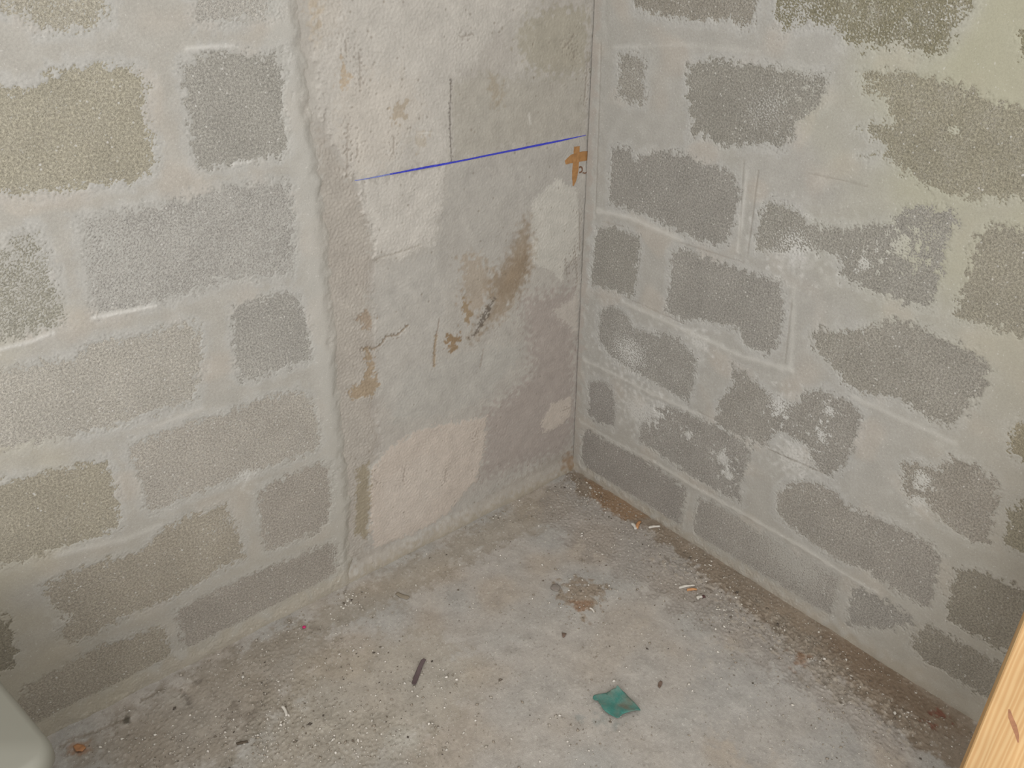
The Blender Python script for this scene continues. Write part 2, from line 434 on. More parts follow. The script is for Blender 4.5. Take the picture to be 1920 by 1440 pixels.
def add_blocks(blocks, conv, place, wall, zlines, depth=0.10):
    """every block its own body set into the wall; place(u, v, d) -> world point, d out of the wall"""
    rnd = random.Random(3)
    for poly, fill, tint, dust in blocks:
        P = np.array([conv(p) for p in poly])
        u0, u1 = P[:, 0].min() - .006, P[:, 0].max() + .006
        v0, v1 = P[:, 1].min() - .006, P[:, 1].max() + .006
        cu, cv = (u0 + u1) / 2, (v0 + v1) / 2
        hu, hv = (u1 - u0) / 2, (v1 - v0) / 2
        bm = bmesh.new()
        ring = []
        b = 0.004
        tilt = [rnd.uniform(-.00012, .00012) for _ in range(4)]
        sg = [(-1, -1), (1, -1), (1, 1), (-1, 1)]
        for d, ins in ((-depth, 0), (-b, 0), (0, b)):
            ring.append([bm.verts.new(Vector(place(cu + a * (hu - ins), cv + c * (hv - ins), d + (tilt[k] if d == 0 else 0)))) for k, (a, c) in enumerate(sg)])
        for r0, r1 in zip(ring[:-1], ring[1:]):
            for k in range(4):
                bm.faces.new((r0[k], r0[(k + 1) % 4], r1[(k + 1) % 4], r1[k]))
        bm.faces.new(ring[0][::-1]); bm.faces.new(ring[-1])
        ctr = Vector(place(cu, cv, -depth / 2))
        bmesh.ops.translate(bm, verts=bm.verts, vec=-ctr)
        o = obj_bm('block', bm, M_block, wall)
        o.location = ctr
        o['tint'] = [float(x) for x in lin(*(0.82 * np.array(tint) + 0.18 * np.mean(tint) + np.array([10.0, 8.0, 5.5])))] + [1.0]
        o['dust'] = float(dust)


def wall_mesh(name, U, V, h, c, place, outer, mat, depth=0.13, end=0.002):
    """fine sheet over what the photograph shows, carried on by plain pointing to the wall's ends"""
    H, W = U.shape
    verts = np.stack(place(U, V, h), -1).reshape(-1, 3)
    quads = grid_quads(H, W)
    ua, ub, va, vb = outer
    u0, u1, v0, v1 = U[0, 0], U[0, -1], V[0, 0], V[-1, 0]
    rects = []
    if ua < u0: rects.append((ua, u0, va, vb))
    if ub > u1: rects.append((u1, ub, va, vb))
    if vb > v1: rects.append((u0, u1, v1, vb))
    ev, eq = [], []
    n = len(verts)

    def quad(pts):
        k = n + len(ev)
        ev.extend(pts); eq.append([k, k + 1, k + 2, k + 3])
    for a, b, d, e in rects:
        quad([place(a, d, .002), place(b, d, .002), place(b, e, .002), place(a, e, .002)])
    k = -depth
    quad([place(ua, va, k), place(ub, va, k), place(ub, vb, k), place(ua, vb, k)])
    for (a, d, b, e) in ((ua, va, ub, va), (ub, va, ub, vb), (ub, vb, ua, vb), (ua, vb, ua, va)):
        f0, f1 = (end if a == ub else .002), (end if b == ub else .002)
        quad([place(a, d, f0), place(b, e, f1), place(b, e, k), place(a, d, k)])
    ev = np.array([[float(x) for x in p] for p in ev])
    cols = np.concatenate([c.reshape(-1, 3), np.tile(c.reshape(-1, 3).mean(0), (len(ev), 1))])
    return mesh_np(name, np.concatenate([verts, ev]), np.concatenate([quads, np.array(eq)]), cols, mat)


# ------------------------------------------------------------------ left wall
STEP = 0.0021
RELIEF = 0.42                                      # the pointing is nearly flush with the blocks
PIL = -0.754                                       # where the pointing ends against the pillar


def place_l(u, v, d):
    return (u, -d + 0 * u if hasattr(u, 'shape') else -d, v)


def place_r(u, v, d):
    return (-d + 0 * u if hasattr(u, 'shape') else -d, u, v)


u = sheet_axis(-1.70, PIL + 0.062, STEP); v = sheet_axis(-0.02, 1.42, STEP)
U, V, h, c, s = mortar_sheet(u, v, STEP, LEFT_BLOCKS, LEFT_SMEAR, lw, (165, 161, 153))
EDGE = [lw(p) for p in [(568, -40), (580, 60), (590, 130), (598, 230), (612, 290), (622, 380), (628, 470), (640, 600), (648, 720), (660, 850), (668, 900), (668, 1010), (672, 1090)]]
ez = np.array([e[1] for e in EDGE])[::-1]; ex = np.array([e[0] for e in EDGE])[::-1]
edge = np.interp(v, ez, ex)[:, None] + 0.003 * noise(U.shape, STEP, .06) + 0.0007 * noise(U.shape, STEP, .015)
de = U - edge
h = h + 0.0015 * smooth(-.09, -.05, de) - 0.016 * smooth(-0.045, 0.014, de)
c = mix(c, lin(176, 173, 166), 0.6 * smooth(-.10, -.05, de))
c = mix(c, lin(164, 157, 147), 0.8 * smooth(-.035, .004, de))
h += 0.008 * smooth(0.055, 0.0, V) * (1 + .10 * noise(U.shape, STEP, .08))      # dirty fillet at the foot
c = mix(c, lin(158, 149, 134), 0.75 * smooth(.07, .01, V + .01 * noise(U.shape, STEP, .06)))
olive = smooth(-1.25, -1.62, U + .05 * noise(U.shape, STEP, .2))
c = mix(c, lin(172, 164, 142), 0.55 * olive)
for pts, w_, up_, a in [([(175, 596), (230, 586), (292, 574)], .004, .0034, .8), ([(0, 655), (60, 640), (100, 624)], .004, .003, .7), ([(350, 92), (400, 88), (440, 87)], .004, .0024, .6), ([(430, 310), (470, 303)], .003, .002, .6), ([(110, 1040), (240, 1010), (300, 985)], .008, .002, .4), ([(290, 800), (380, 765)], .005, .001, .3)]:
    q = seg_dist([lw(p) for p in pts], U, V)
    m = np.exp(-(q / w_) ** 2)
    h += RELIEF * up_ * m; c = mix(c, lin(196, 193, 187), a * m)
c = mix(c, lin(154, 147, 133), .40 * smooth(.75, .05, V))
wall_left = wall_mesh('wall_left', U, V, h, c, place_l, (-2.3, PIL + 0.062, -0.02, 2.4), M_mortar, end=-.03)
tag(wall_left, 'grey concrete block wall with wide smeared pointing on the left', kind='structure')
add_blocks(LEFT_BLOCKS, lw, place_l, wall_left, None)

# ------------------------------------------------------------------ right wall
u = sheet_axis(-1.46, 0.0, STEP); v = sheet_axis(-0.02, 1.42, STEP)
U, V, h, c, s = mortar_sheet(u, v, STEP, RIGHT_BLOCKS, RIGHT_SMEAR, rw, (162, 159, 152))
n = noise(U.shape, STEP, .05)
cor = smooth(-0.05, -0.012, U + .006 * n)
h += 0.002 * cor
c = mix(c, lin(164, 155, 146), 0.6 * smooth(-.03, 0, U + .01 * n))
h += 0.004 * smooth(0.045, 0.0, V) * (1 + .1 * n)
c = mix(c, lin(152, 141, 124), 0.6 * smooth(.045, .0, V + .008 * n))
g = smooth(-.55, -1.05, U - .25 * (V - 1.0) + .06 * noise(U.shape, STEP, .25)) * smooth(.55, 1.1, V)
c = mix(c, lin(163, 160, 136), 0.75 * g)
c = mix(c, lin(160, 154, 138), 0.5 * smooth(-.8, -1.25, U))
# scored lines left by the trowel along the corner and beside one perpend
for pts, w_, dp, a in [([(1112, 0), (1108, 130), (1103, 250)], .002, .0016, .45), ([(1128, 80), (1122, 260), (1117, 400)], .0018, .0012, .3),
                       ([(1422, 320), (1412, 400), (1402, 475)], .0018, .0014, .35), ([(1395, 300), (1385, 470)], .002, .001, .2),
                       ([(1485, 560), (1472, 680)], .002, .001, .25), ([(1105, 30), (1102, 210)], .004, .001, .35)]:
    q = seg_dist([rw(p) for p in pts], U, V)
    m = np.exp(-(q / w_) ** 2)
    h -= dp * m; c = mix(c, lin(120, 112, 100), a * m)
for pts, w_, up_, a in [([(1227, 866), (1300, 912), (1427, 982), (1510, 1030), (1593, 1082), (1640, 1110)], .006, .0030, .7), ([(1096, 676), (1160, 706), (1200, 728), (1311, 778)], .006, .0026, .5),
                        ([(1167, 566), (1284, 619), (1391, 668), (1485, 695)], .007, .0026, .5), ([(1120, 395), (1180, 408), (1220, 425), (1277, 450)], .007, .0030, .6), ([(1600, 745), (1700, 790), (1790, 830)], .006, .002, .4),
                        ([(1088, 790), (1150, 828), (1227, 866)], .006, .0022, .5), ([(1290, 925), (1280, 990)], .007, .0010, .3), ([(1400, 320), (1392, 400), (1384, 470)], .005, .0014, .5), ([(1490, 540), (1482, 690)], .006, .0012, .4), ([(1150, 90), (1280, 84), (1420, 98)], .005, .0012, .25)]:
    q = seg_dist([rw(p) for p in pts], U, V) + .0025 * n * .5
    m = np.exp(-(q / w_) ** 2)
    h += RELIEF * up_ * m; c = mix(c, lin(190, 187, 180), a * m)
for pts, w_, dp, a in [([(1441, 842), (1500, 868), (1553, 890)], .0018, .0014, .5), ([(1311, 772), (1400, 815), (1441, 836)], .0016, .001, .35), ([(1517, 325), (1580, 338), (1627, 350)], .0016, .001, .3), ([(1277, 455), (1395, 492)], .0016, .001, .3), ([(1170, 556), (1284, 608)], .0016, .001, .25), ([(1130, 415), (1170, 425)], .002, .001, .35)]:
    q = seg_dist([rw(p) for p in pts], U, V) * (1 + .4 * np.clip(n, -1.5, 1.5))
    m = np.exp(-(q / w_) ** 2)
    h -= dp * m * .6; c = mix(c, lin(128, 120, 108), a * m)
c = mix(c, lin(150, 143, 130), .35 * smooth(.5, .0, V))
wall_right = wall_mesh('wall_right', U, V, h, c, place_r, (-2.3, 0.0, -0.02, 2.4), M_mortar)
tag(wall_right, 'darker grey concrete block wall with smeared pointing on the right', kind='structure')
add_blocks(RIGHT_BLOCKS, rw, place_r, wall_right, None)



def blocks_beyond(cells, place, wall, seed):
    """the courses go on past the frame: plain blocks whose bare faces stand a hair proud of the pointing"""
    rr = random.Random(seed)
    for u0, u1, v0, v1 in cells:
        cu, cv = (u0 + u1) / 2, (v0 + v1) / 2
        hu, hv = (u1 - u0) / 2 - .028, (v1 - v0) / 2 - .026
        pts = []
        for k in range(16):
            a = 2 * math.pi * k / 16; ca, sa = math.cos(a), math.sin(a)
            q = max(abs(ca), abs(sa)) ** .9
            pts.append((cu + hu * ca / q * rr.uniform(.93, 1.02), cv + hv * sa / q * rr.uniform(.93, 1.02)))
        bm = bmesh.new(); ctr = Vector(place(cu, cv, -.05)); rings = []
        for d, k_ in ((-.10, 1.0), (.0021, 1.0), (.0030, .985)):
            rings.append([bm.verts.new(Vector(place(cu + (x - cu) * k_, cv + (y - cv) * k_, d)) - ctr) for x, y in pts])
        for r0, r1 in zip(rings[:-1], rings[1:]):
            for k in range(16): bm.faces.new((r0[k], r0[(k + 1) % 16], r1[(k + 1) % 16], r1[k]))
        bm.faces.new(rings[0][::-1]); bm.faces.new(rings[-1])
        o = obj_bm('block', bm, M_block, wall); o.location = ctr
        t_ = rr.uniform(-6, 6); o['tint'] = [float(x) for x in lin(150 + t_, 147 + t_, 138 + t_)] + [1.0]; o['dust'] = .25


def cells(u_lo, u_hi, rows, phase):
    out = []
    for i, (v0, v1) in enumerate(rows):
        x = u_hi - (.23 if (i + phase) % 2 else .0)
        if (i + phase) % 2: out.append((u_hi - .23, u_hi, v0, v1))
        while x - .46 > u_lo: out.append((x - .46, x, v0, v1)); x -= .46
    return out


ROWS_UP = [(1.50 + .22 * k, 1.72 + .22 * k) for k in range(4)]
ROWS_LOW = [(-.02, .176), (.176, .40), (.40, .62), (.62, .84), (.84, 1.055), (1.055, 1.28), (1.28, 1.50)]
blocks_beyond(cells(-2.3, PIL - .06, ROWS_UP, 0) + [q for q in cells(-2.3, -1.71, ROWS_LOW, 1)], place_l, wall_left, 5)
blocks_beyond(cells(-2.3, -.05, ROWS_UP, 1) + [q for q in cells(-2.3, -1.47, ROWS_LOW, 0)], place_r, wall_right, 6)

# ------------------------------------------------------------------ plastered concrete pillar between them
PS = 0.002
u = sheet_axis(-0.84, 0.006, PS); v = sheet_axis(-0.02, 1.42, PS)
U, V = np.meshgrid(u, v); shp = U.shape
n200, n60, n25, n9, n5 = (noise(shp, PS, l) for l in (.2, .07, .028, .011, .006))
c = np.ones(shp + (3,)) * lin(164, 159, 151)
h = -0.006 + 0.0005 * n200 + 0.0002 * n60
c = mix(c, lin(172, 168, 160), smooth(0, 1.5, n200) * .4)
c = mix(c, lin(156, 148, 140), smooth(0, 1.5, -n200) * .35)


def patch(poly, col, a, soft=.006, ragged=.006, lift=0.0, rough=0.0, fine=.003):
    """a patch of plaster, a stain or a painted shadow with its own ragged outline"""
    global c, h
    s = sdf([lw(p) for p in poly], U, V) + ragged * n25 + fine * n9
    m = smooth(soft, -soft, s)
    c = mix(c, lin(*col), a * m)
    h = h + .6 * lift * smooth(.0025, -.0025, s) + rough * m * (n5 + n9) * .2
    return m


def streak(pts, w, col, a, dent=0.0, wob=.3):
    global c, h
    q = seg_dist([lw(p) for p in pts], U, V) * (1 + wob * np.clip(n9, -1.5, 1.5))
    m = np.exp(-(q / w) ** 2)
    c = mix(c, lin(*col), a * m)
    h = h - dent * m


# plaster coat, ragged along its left side
patch([(585, -60), (583, 40), (593, 117), (603, 160), (597, 200), (617, 233), (622, 267), (640, 293), (655, 320), (668, 340), (684, 367), (684, 400), (700, 433), (708, 467), (703, 520), (700, 560), (704, 600), (706, 660), (700, 700), (712, 740), (706, 790), (722, 830), (700, 880), (694, 920), (700, 960), (690, 1010), (700, 1060), (1200, 1060), (1200, -60)],
      (167, 162, 154), .5, soft=.002, ragged=.004, lift=.0035)
# tan rough strip along the pointing
patch([(590, 240), (640, 300), (668, 345), (690, 400), (705, 470), (690, 560), (708, 640), (700, 760), (712, 830), (690, 900), (690, 1020), (650, 1080), (600, 1080), (600, 240)], (160, 152, 142), .55, soft=.010, ragged=.008, rough=.0010)
patch([(575, -60), (650, -60), (640, 40), (610, 80), (596, 90), (585, 60)], (166, 152, 132), .7, soft=.012, rough=.0006)
# cream coat, upper left
patch([(605, -60), (1010, -60), (990, 25), (945, 45), (920, 80), (885, 130), (850, 145), (846, 300), (760, 318), (690, 338), (672, 338), (655, 318), (640, 290), (620, 250), (603, 195), (606, 150), (596, 110), (598, 30)], (178, 173, 165), .8, soft=.010, ragged=.009, lift=.0006, rough=.0002)
patch([(640, 150), (760, 130), (800, 210), (720, 320), (670, 330), (630, 240)], (182, 175, 165), .6, soft=.02, ragged=.012)
# olive, smoother coat to the right of it
patch([(985, 40), (1050, 10), (1105, 20), (1100, 130), (1060, 150), (1000, 130), (970, 80)], (152, 146, 130), .7, soft=.014, ragged=.010)
patch([(850, 160), (920, 130), (960, 150), (1100, 130), (1100, 250), (850, 300)], (158, 153, 142), .65, soft=.012, ragged=.006)
patch([(925, 140), (940, 160), (945, 190), (930, 200), (920, 165)], (150, 138, 118), .5, soft=.01)
patch([(735, 205), (765, 190), (760, 220), (738, 232)], (160, 147, 128), .7, soft=.004)
patch([(640, 120), (655, 130), (652, 165), (640, 165)], (168, 150, 126), .7, soft=.004)
patch([(778, 255), (805, 250), (800, 275), (780, 280)], (166, 155, 138), .5, soft=.005)
# grey coat below the blue line
patch([(850, 305), (1090, 262), (1090, 350), (1000, 380), (985, 420), (990, 470), (930, 520), (850, 540), (780, 560), (720, 600), (705, 560), (740, 500), (810, 460), (830, 400)], (162, 158, 151), .6, soft=.010, ragged=.006)
patch([(680, 345), (760, 330), (835, 310), (830, 400), (815, 455), (750, 492), (706, 478), (700, 430), (684, 395)], (184, 179, 171), .75, soft=.004, ragged=.006, lift=.0012, rough=.0004)
patch([(1000, 378), (1048, 335), (1086, 360), (1090, 480), (1062, 500), (1058, 530), (1030, 505), (1000, 495), (996, 440)], (182, 178, 169), .85, soft=.002, ragged=.003, lift=.0016, rough=.0002)
patch([(705, 500), (820, 470), (840, 560), (822, 660), (740, 780), (712, 740), (704, 640)], (169, 165, 158), .6, soft=.012, ragged=.006)
patch([(880, 660), (1000, 640), (920, 740), (830, 780), (740, 790), (760, 700)], (166, 163, 156), .6, soft=.016)
patch([(980, 560), (1080, 540), (1082, 800), (1060, 850), (900, 900), (910, 780), (1000, 700)], (152, 141, 134), .65, soft=.03, ragged=.014)
patch([(1060, 570), (1086, 555), (1084, 625), (1065, 610), (1035, 588)], (176, 169, 160), .8, soft=.003, lift=.0012)
patch([(1035, 760), (1050, 752), (1072, 745), (1072, 780), (1050, 800), (1022, 812), (1016, 795)], (184, 174, 163), .85, soft=.003, ragged=.003, lift=.0015)
# pinkish coat at the foot and the shadow painted beside it
patch([(700, 880), (733, 840), (787, 807), (833, 797), (914, 782), (907, 850), (895, 900), (872, 925), (845, 960), (800, 990), (705, 1030), (697, 1000), (693, 920)], (182, 171, 160), .9, soft=.003, ragged=.004, lift=.0016, rough=.0003)
patch([(720, 900), (800, 850), (840, 900), (790, 980), (715, 1010)], (186, 177, 167), .5, soft=.02)
patch([(695, 870), (672, 880), (668, 1005), (690, 1010), (697, 940)], (142, 132, 112), .85, soft=.006, ragged=.003)  # recess shadow along the coat's left edge, painted dark over the tan strip
patch([(660, 1040), (780, 1010), (900, 940), (1070, 840), (1080, 870), (930, 962), (690, 1090)], (158, 151, 141), .8, soft=.012, ragged=.004)
# brown stain running down to a scorched tip
patch([(990, 410), (1000, 470), (994, 510), (970, 560), (945, 595), (920, 605), (895, 632), (884, 638), (905, 605), (925, 570), (915, 535), (950, 490), (975, 440)], (136, 119, 97), .70, soft=.026, ragged=.008)
patch([(985, 470), (995, 500), (968, 545), (940, 560), (945, 520)], (130, 112, 90), .5, soft=.024)
patch([(868, 480), (900, 478), (930, 520), (905, 580), (880, 600), (870, 560)], (152, 137, 118), .55, soft=.016, ragged=.01)
patch([(920, 570), (930, 560), (918, 590), (895, 628), (886, 636), (900, 605)], (92, 84, 76), .75, soft=.005, ragged=.003)
patch([(838, 630), (864, 630), (862, 645), (850, 660), (842, 655)], (134, 112, 84), .9, soft=.006, ragged=.006)
patch([(870, 565), (883, 580), (882, 605), (872, 600)], (140, 120, 92), .75, soft=.005)
streak([(820, 628), (817, 650), (816, 688)], .0035, (140, 122, 98), .9, .0015)
streak([(825, 600), (820, 630)], .0018, (128, 112, 96), .6, .001)
streak([(908, 655), (902, 690)], .002, (140, 130, 118), .6)
# crack and the bare tan patches it leads to
streak([(767, 611), (747, 630), (726, 632), (716, 648), (703, 656), (682, 655)], .0022, (132, 118, 100), .85, .003, .5)
patch([(690, 585), (702, 600), (698, 618), (685, 615), (670, 595)], (150, 134, 116), .8, soft=.004, ragged=.004, lift=-.001)
patch([(688, 655), (700, 665), (704, 700), (712, 725), (700, 745), (665, 750), (655, 735), (685, 715), (690, 690)], (150, 133, 110), .85, soft=.004, ragged=.004, lift=-.0012)
streak([(848, 148), (846, 200), (846, 250), (848, 303)], .0015, (104, 98, 92), .85, .0008, .5)
streak([(995, 215), (996, 232)], .003, (196, 192, 184), .7)
streak([(705, 487), (745, 475), (790, 460)], .002, (146, 138, 126), .5, .0008)
streak([(785, 250), (815, 250)], .0016, (194, 190, 182), .6)
for a, b in [((676, 100), (678, 165)), ((650, 75), (652, 100)), ((655, 235), (652, 330)), ((672, 280), (673, 292)), ((740, 255), (740, 290)), ((888, 64), (866, 70)), ((1060, 90), (1078, 68)), ((1080, 95), (1078, 110)), ((1098, 190), (1104, 120)),
             ((1062, 485), (1066, 520)), ((1080, 460), (1084, 530)), ((1070, 500), (1080, 480)), ((1088, 400), (1090, 470)), ((896, 810), (893, 820)), ((1060, 770), (1070, 765)), ((757, 905), (760, 880)), ((838, 880), (835, 905)), ((703, 900), (712, 908))]:
    streak([a, b], .0022, (126, 116, 104), .45, .0008, .6)
# pock marks
for _ in range(150):
    px = (random.uniform(640, 1090), random.uniform(0, 1000)); q = lw(px)
    r = random.uniform(.0012, .0028)
    w, dd = sdf_local([(q[0] - r, q[1]), (q[0], q[1] + r), (q[0] + r, q[1]), (q[0], q[1] - r)], U, V, .008, None) or (None, None)
    if w is None: continue
    m = smooth(.002, -.001, dd)
    c[w] = mix(c[w], lin(126, 117, 104), .6 * m); h[w] -= .0012 * m
h += 0.00018 * n9 + .00012 * n5
h += 0.014 * smooth(.05, 0, V)
c *= (1 + .02 * n60 + .018 * n25)[..., None]
c = mix(c, lin(150, 140, 122), .6 * smooth(.035, .0, V + .006 * n25))
c = mix(c, lin(132, 106, 78), .75 * smooth(.05, .0, np.hypot(U + .02, V - .03) + .008 * n25))
pillar = mesh_np('concrete_pillar', np.stack(place_l(U, V, h), -1).reshape(-1, 3), grid_quads(*shp), c, M_pillar, wall_left)
tag(pillar, 'smooth patchily plastered concrete pillar with brown stains between the block walls')
bm = bmesh.new()                                   # the pillar's body and head above the frame
bmesh.ops.create_cube(bm, size=1, matrix=Matrix.Translation((-.36, .075, 1.91)) @ Matrix.Diagonal((.84, .134, .98, 1)))
bmesh.ops.create_cube(bm, size=1, matrix=Matrix.Translation((-.36, .085, .70)) @ Matrix.Diagonal((.84, .11, 1.44, 1)))
M_grey = simple_mat('cast_concrete', lin(166, 161, 152), .9, .08, 12, .1)
core = obj_bm('pillar_core', bm, M_grey, pillar)


# marks on the pillar
def ribbon(name, pts, widths, mat, parent, y, thick=.0006):
    """flat stroke of paint of real thickness lying on the pillar's face; pts in (x, z)"""
    bm = bmesh.new()
    P = [Vector(p) for p in pts]
    rows = []
    for i, p in enumerate(P):
        a = P[max(i - 1, 0)]; b = P[min(i + 1, len(P) - 1)]
        t = (b - a).normalized(); nn = Vector((-t.y, t.x))
        w = widths[i] if hasattr(widths, '__len__') else widths
        l = p + nn * w / 2; r = p - nn * w / 2
        rows.append([bm.verts.new((l.x, y, l.y)), bm.verts.new((r.x, y, r.y)), bm.verts.new((r.x, y + .004, r.y)), bm.verts.new((l.x, y + .004, l.y))])
    for r0, r1 in zip(rows[:-1], rows[1:]):
        for k in range(4):
            bm.faces.new((r0[k], r0[(k + 1) % 4], r1[(k + 1) % 4], r1[k]))
    bm.faces.new(rows[0]); bm.faces.new(rows[-1][::-1])
    return obj_bm(name, bm, mat, parent)


def pil_y(x, z):
    """outer face of the pillar at (x, z)"""
    i = int(np.clip(round((x - u[0]) / PS), 1, len(u) - 2)); j = int(np.clip(round((z - v[0]) / PS), 1, len(v) - 2))
    return -float(h[j - 1:j + 2, i - 1:i + 2].max())


M_blue = simple_mat('blue_chalk', lin(62, 66, 176), .9, .35, 300, .1)
M_bluefaint = simple_mat('faint_blue_chalk', lin(118, 126, 178), .9, .3, 300, .1)
M_ochre = simple_mat('ochre_paint', lin(156, 116, 74), .7, .22, 90, .1)
M_ink = simple_mat('brown_pen', lin(112, 84, 66), .8, .2, 200, .1)


def surf_strip(name, px_pts, wid, mat, parent, samples=60, lift=.0005):
    """a stroke that follows the pillar's uneven face"""
    q = np.array([lw(p) for p in px_pts])
    d = np.r_[0, np.cumsum(np.hypot(*np.diff(q, axis=0).T))]
    tt = np.linspace(0, d[-1], samples)
    X, Z = np.interp(tt, d, q[:, 0]), np.interp(tt, d, q[:, 1])
    wv = np.interp(tt, np.linspace(0, d[-1], len(wid)), wid) if hasattr(wid, '__len__') else np.full(samples, wid)
    bm = bmesh.new(); rows = []
    for i in range(samples):
        a, b = max(i - 1, 0), min(i + 1, samples - 1)
        t = Vector((X[b] - X[a], Z[b] - Z[a])).normalized(); nn = Vector((-t.y, t.x)) * wv[i] / 2
        row = []
        for sgn, dp in ((1, -lift), (-1, -lift), (-1, .003), (1, .003)):
            x, z = X[i] + sgn * nn.x, Z[i] + sgn * nn.y
            row.append(bm.verts.new((x, pil_y(x, z) + dp, z)))
        rows.append(row)
    for r0, r1 in zip(rows[:-1], rows[1:]):
        for k in range(4):
            bm.faces.new((r0[k], r0[(k + 1) % 4], r1[(k + 1) % 4], r1[k]))
    bm.faces.new(rows[0]); bm.faces.new(rows[-1][::-1])
    return obj_bm(name, bm, mat, parent)


L0, L1 = (668, 339.5), (1101, 254)
on = lambda t: (L0[0] + (L1[0] - L0[0]) * t, L0[1] + (L1[1] - L0[1]) * t + 1.5 * math.sin(t * 3.1))
o = surf_strip('chalk_line', [on(t) for t in (.15, .3, .5, .7, .85, 1)], [.0030, .0045, .0036, .0040, .0048, .0042, .0012], M_blue, pillar, 120)
tag(o, 'thin straight blue chalk line snapped level across the pillar')
o = surf_strip('faint_chalk_line', [on(t) for t in (0, .08, .16)], [.0012, .0026, .003], M_bluefaint, pillar, 24)
tag(o, 'faint pale blue end of the chalk line')
cr = bpy.data.objects.new('painted_cross', None); COL.objects.link(cr); cr.parent = pillar
crop_c = lambda pts: crop(1040, 230, 10.29, pts)
a = surf_strip('upright_stroke', crop_c([(450, 465), (437, 640), (425, 800), (410, 1000), (398, 1130), (378, 1225)]), [.020, .021, .021, .021, .017, .004], M_ochre, cr, 40, .0006)
b = surf_strip('cross_stroke', crop_c([(225, 775), (330, 710), (450, 672), (560, 655), (680, 640)]), [.010, .022, .024, .025, .023], M_ochre, cr, 30, .0008)
tag(cr, 'ochre brown painted cross by the corner, below the blue line')
surf_strip('handwritten_mark', crop_c([(490, 870), (520, 852), (545, 880), (545, 930), (520, 960), (490, 965)]), .0036, M_ink, pillar, 24, .0008)
surf_strip('handwritten_mark', crop_c([(555, 968), (600, 980), (635, 955), (655, 900), (680, 865)]), .0028, M_ink, pillar, 24, .0008)

# ------------------------------------------------------------------ floor
FS = 0.003
u = sheet_axis(-1.80, 0.0, FS); v = sheet_axis(-1.40, 0.0, FS)
U, V = np.meshgrid(u, v); shp = U.shape
n300, n60, n25, n9, n5 = (noise(shp, FS, l) for l in (.3, .08, .03, .013, .008))
c = np.ones(shp + (3,)) * lin(168, 162, 154)
c = mix(c, lin(160, 157, 151), .7 * smooth(0, 1.2, n300))
c = mix(c, lin(162, 150, 135), .6 * smooth(0, 1.4, -n300))
h = .0008 * n300 + .0004 * n60 + .0002 * n9


def fpatch(poly, col, a, soft=.02, ragged=.012, lift=0.0, rough=0.0):
    global c, h
    s = sdf([fl(p) for p in poly], U, V) + ragged * n60 * .7 + ragged * .5 * n25 + ragged * .25 * n9
    m = smooth(soft, -soft, s)
    c = mix(c, lin(*col), a * m)
    h = h + lift * m + rough * m * (n9 + n5) * .6
    return m

fpatch([(640, 1120), (1060, 900), (1080, 960), (900, 1040), (700, 1150), (480, 1260), (350, 1290)], (150, 140, 124), .6, .03, .02)
fpatch([(100, 1440), (380, 1240), (560, 1170), (640, 1200), (560, 1320), (420, 1440)], (146, 137, 124), .7, .03, .02, rough=.0006)
fpatch([(560, 1240), (800, 1180), (920, 1260), (820, 1380), (640, 1440), (500, 1440)], (166, 156, 140), .5, .03, .02)
fpatch([(400, 1500), (500, 1300), (760, 1340), (900, 1500)], (152, 144, 130), .4, .03, .02, rough=.0006)
fpatch([(980, 1150), (1200, 1130), (1300, 1300), (1000, 1440), (900, 1300)], (170, 163, 154), .5, .05, .02)
fpatch([(1330, 1200), (1480, 1220), (1600, 1400), (1400, 1440), (1300, 1330)], (166, 162, 156), .7, .03, .02)
# scuffed grey ground left of the right wall
fpatch([(1060, 890), (1280, 1020), (1560, 1200), (1780, 1360), (1700, 1440), (1480, 1280), (1300, 1160), (1130, 1060), (1000, 960)], (152, 144, 135), .6, .02, .015, rough=.0007)
# brown silt washed along the right wall
fpatch([(1065, 875), (1180, 940), (1290, 1010), (1450, 1100), (1600, 1190), (1720, 1270), (1850, 1360), (1900, 1480), (1780, 1440), (1690, 1370), (1560, 1260), (1420, 1160), (1330, 1090), (1240, 1010), (1150, 960), (1080, 920)], (130, 115, 97), .82, .012, .010, rough=.0003)
fpatch([(1100, 900), (1170, 935), (1215, 970), (1170, 975), (1110, 940)], (142, 114, 86), .7, .012, .006)
fpatch([(1540, 1170), (1640, 1230), (1720, 1290), (1830, 1380), (1760, 1370), (1640, 1290), (1560, 1220)], (118, 100, 82), .65, .016, .008)
fpatch([(1420, 1120), (1500, 1180), (1560, 1240), (1620, 1330), (1560, 1310), (1470, 1220)], (150, 140, 126), .55, .010, .014, rough=.0006)
m = smooth(.02, -.02, sdf([fl(p) for p in [(1240, 1030), (1330, 1080), (1450, 1150), (1560, 1230), (1680, 1320), (1760, 1380), (1690, 1400), (1560, 1300), (1420, 1200), (1300, 1110), (1210, 1050)]], U, V) + .008 * n60)
c = mix(c, lin(166, 155, 140), .6 * m * smooth(.7, 1.3, n25 + .4 * n9)); h += .0008 * m * smooth(.5, 1.3, n25 + .4 * n9)
c = mix(c, lin(104, 92, 78), .45 * m * smooth(1.0, 1.7, -n25 + .5 * n9))
fpatch([(1480, 1225), (1510, 1230), (1515, 1250), (1490, 1250)], (142, 108, 80), .6, .008)
fpatch([(1745, 1340), (1765, 1335), (1770, 1355), (1750, 1360)], (118, 70, 56), .7, .005)
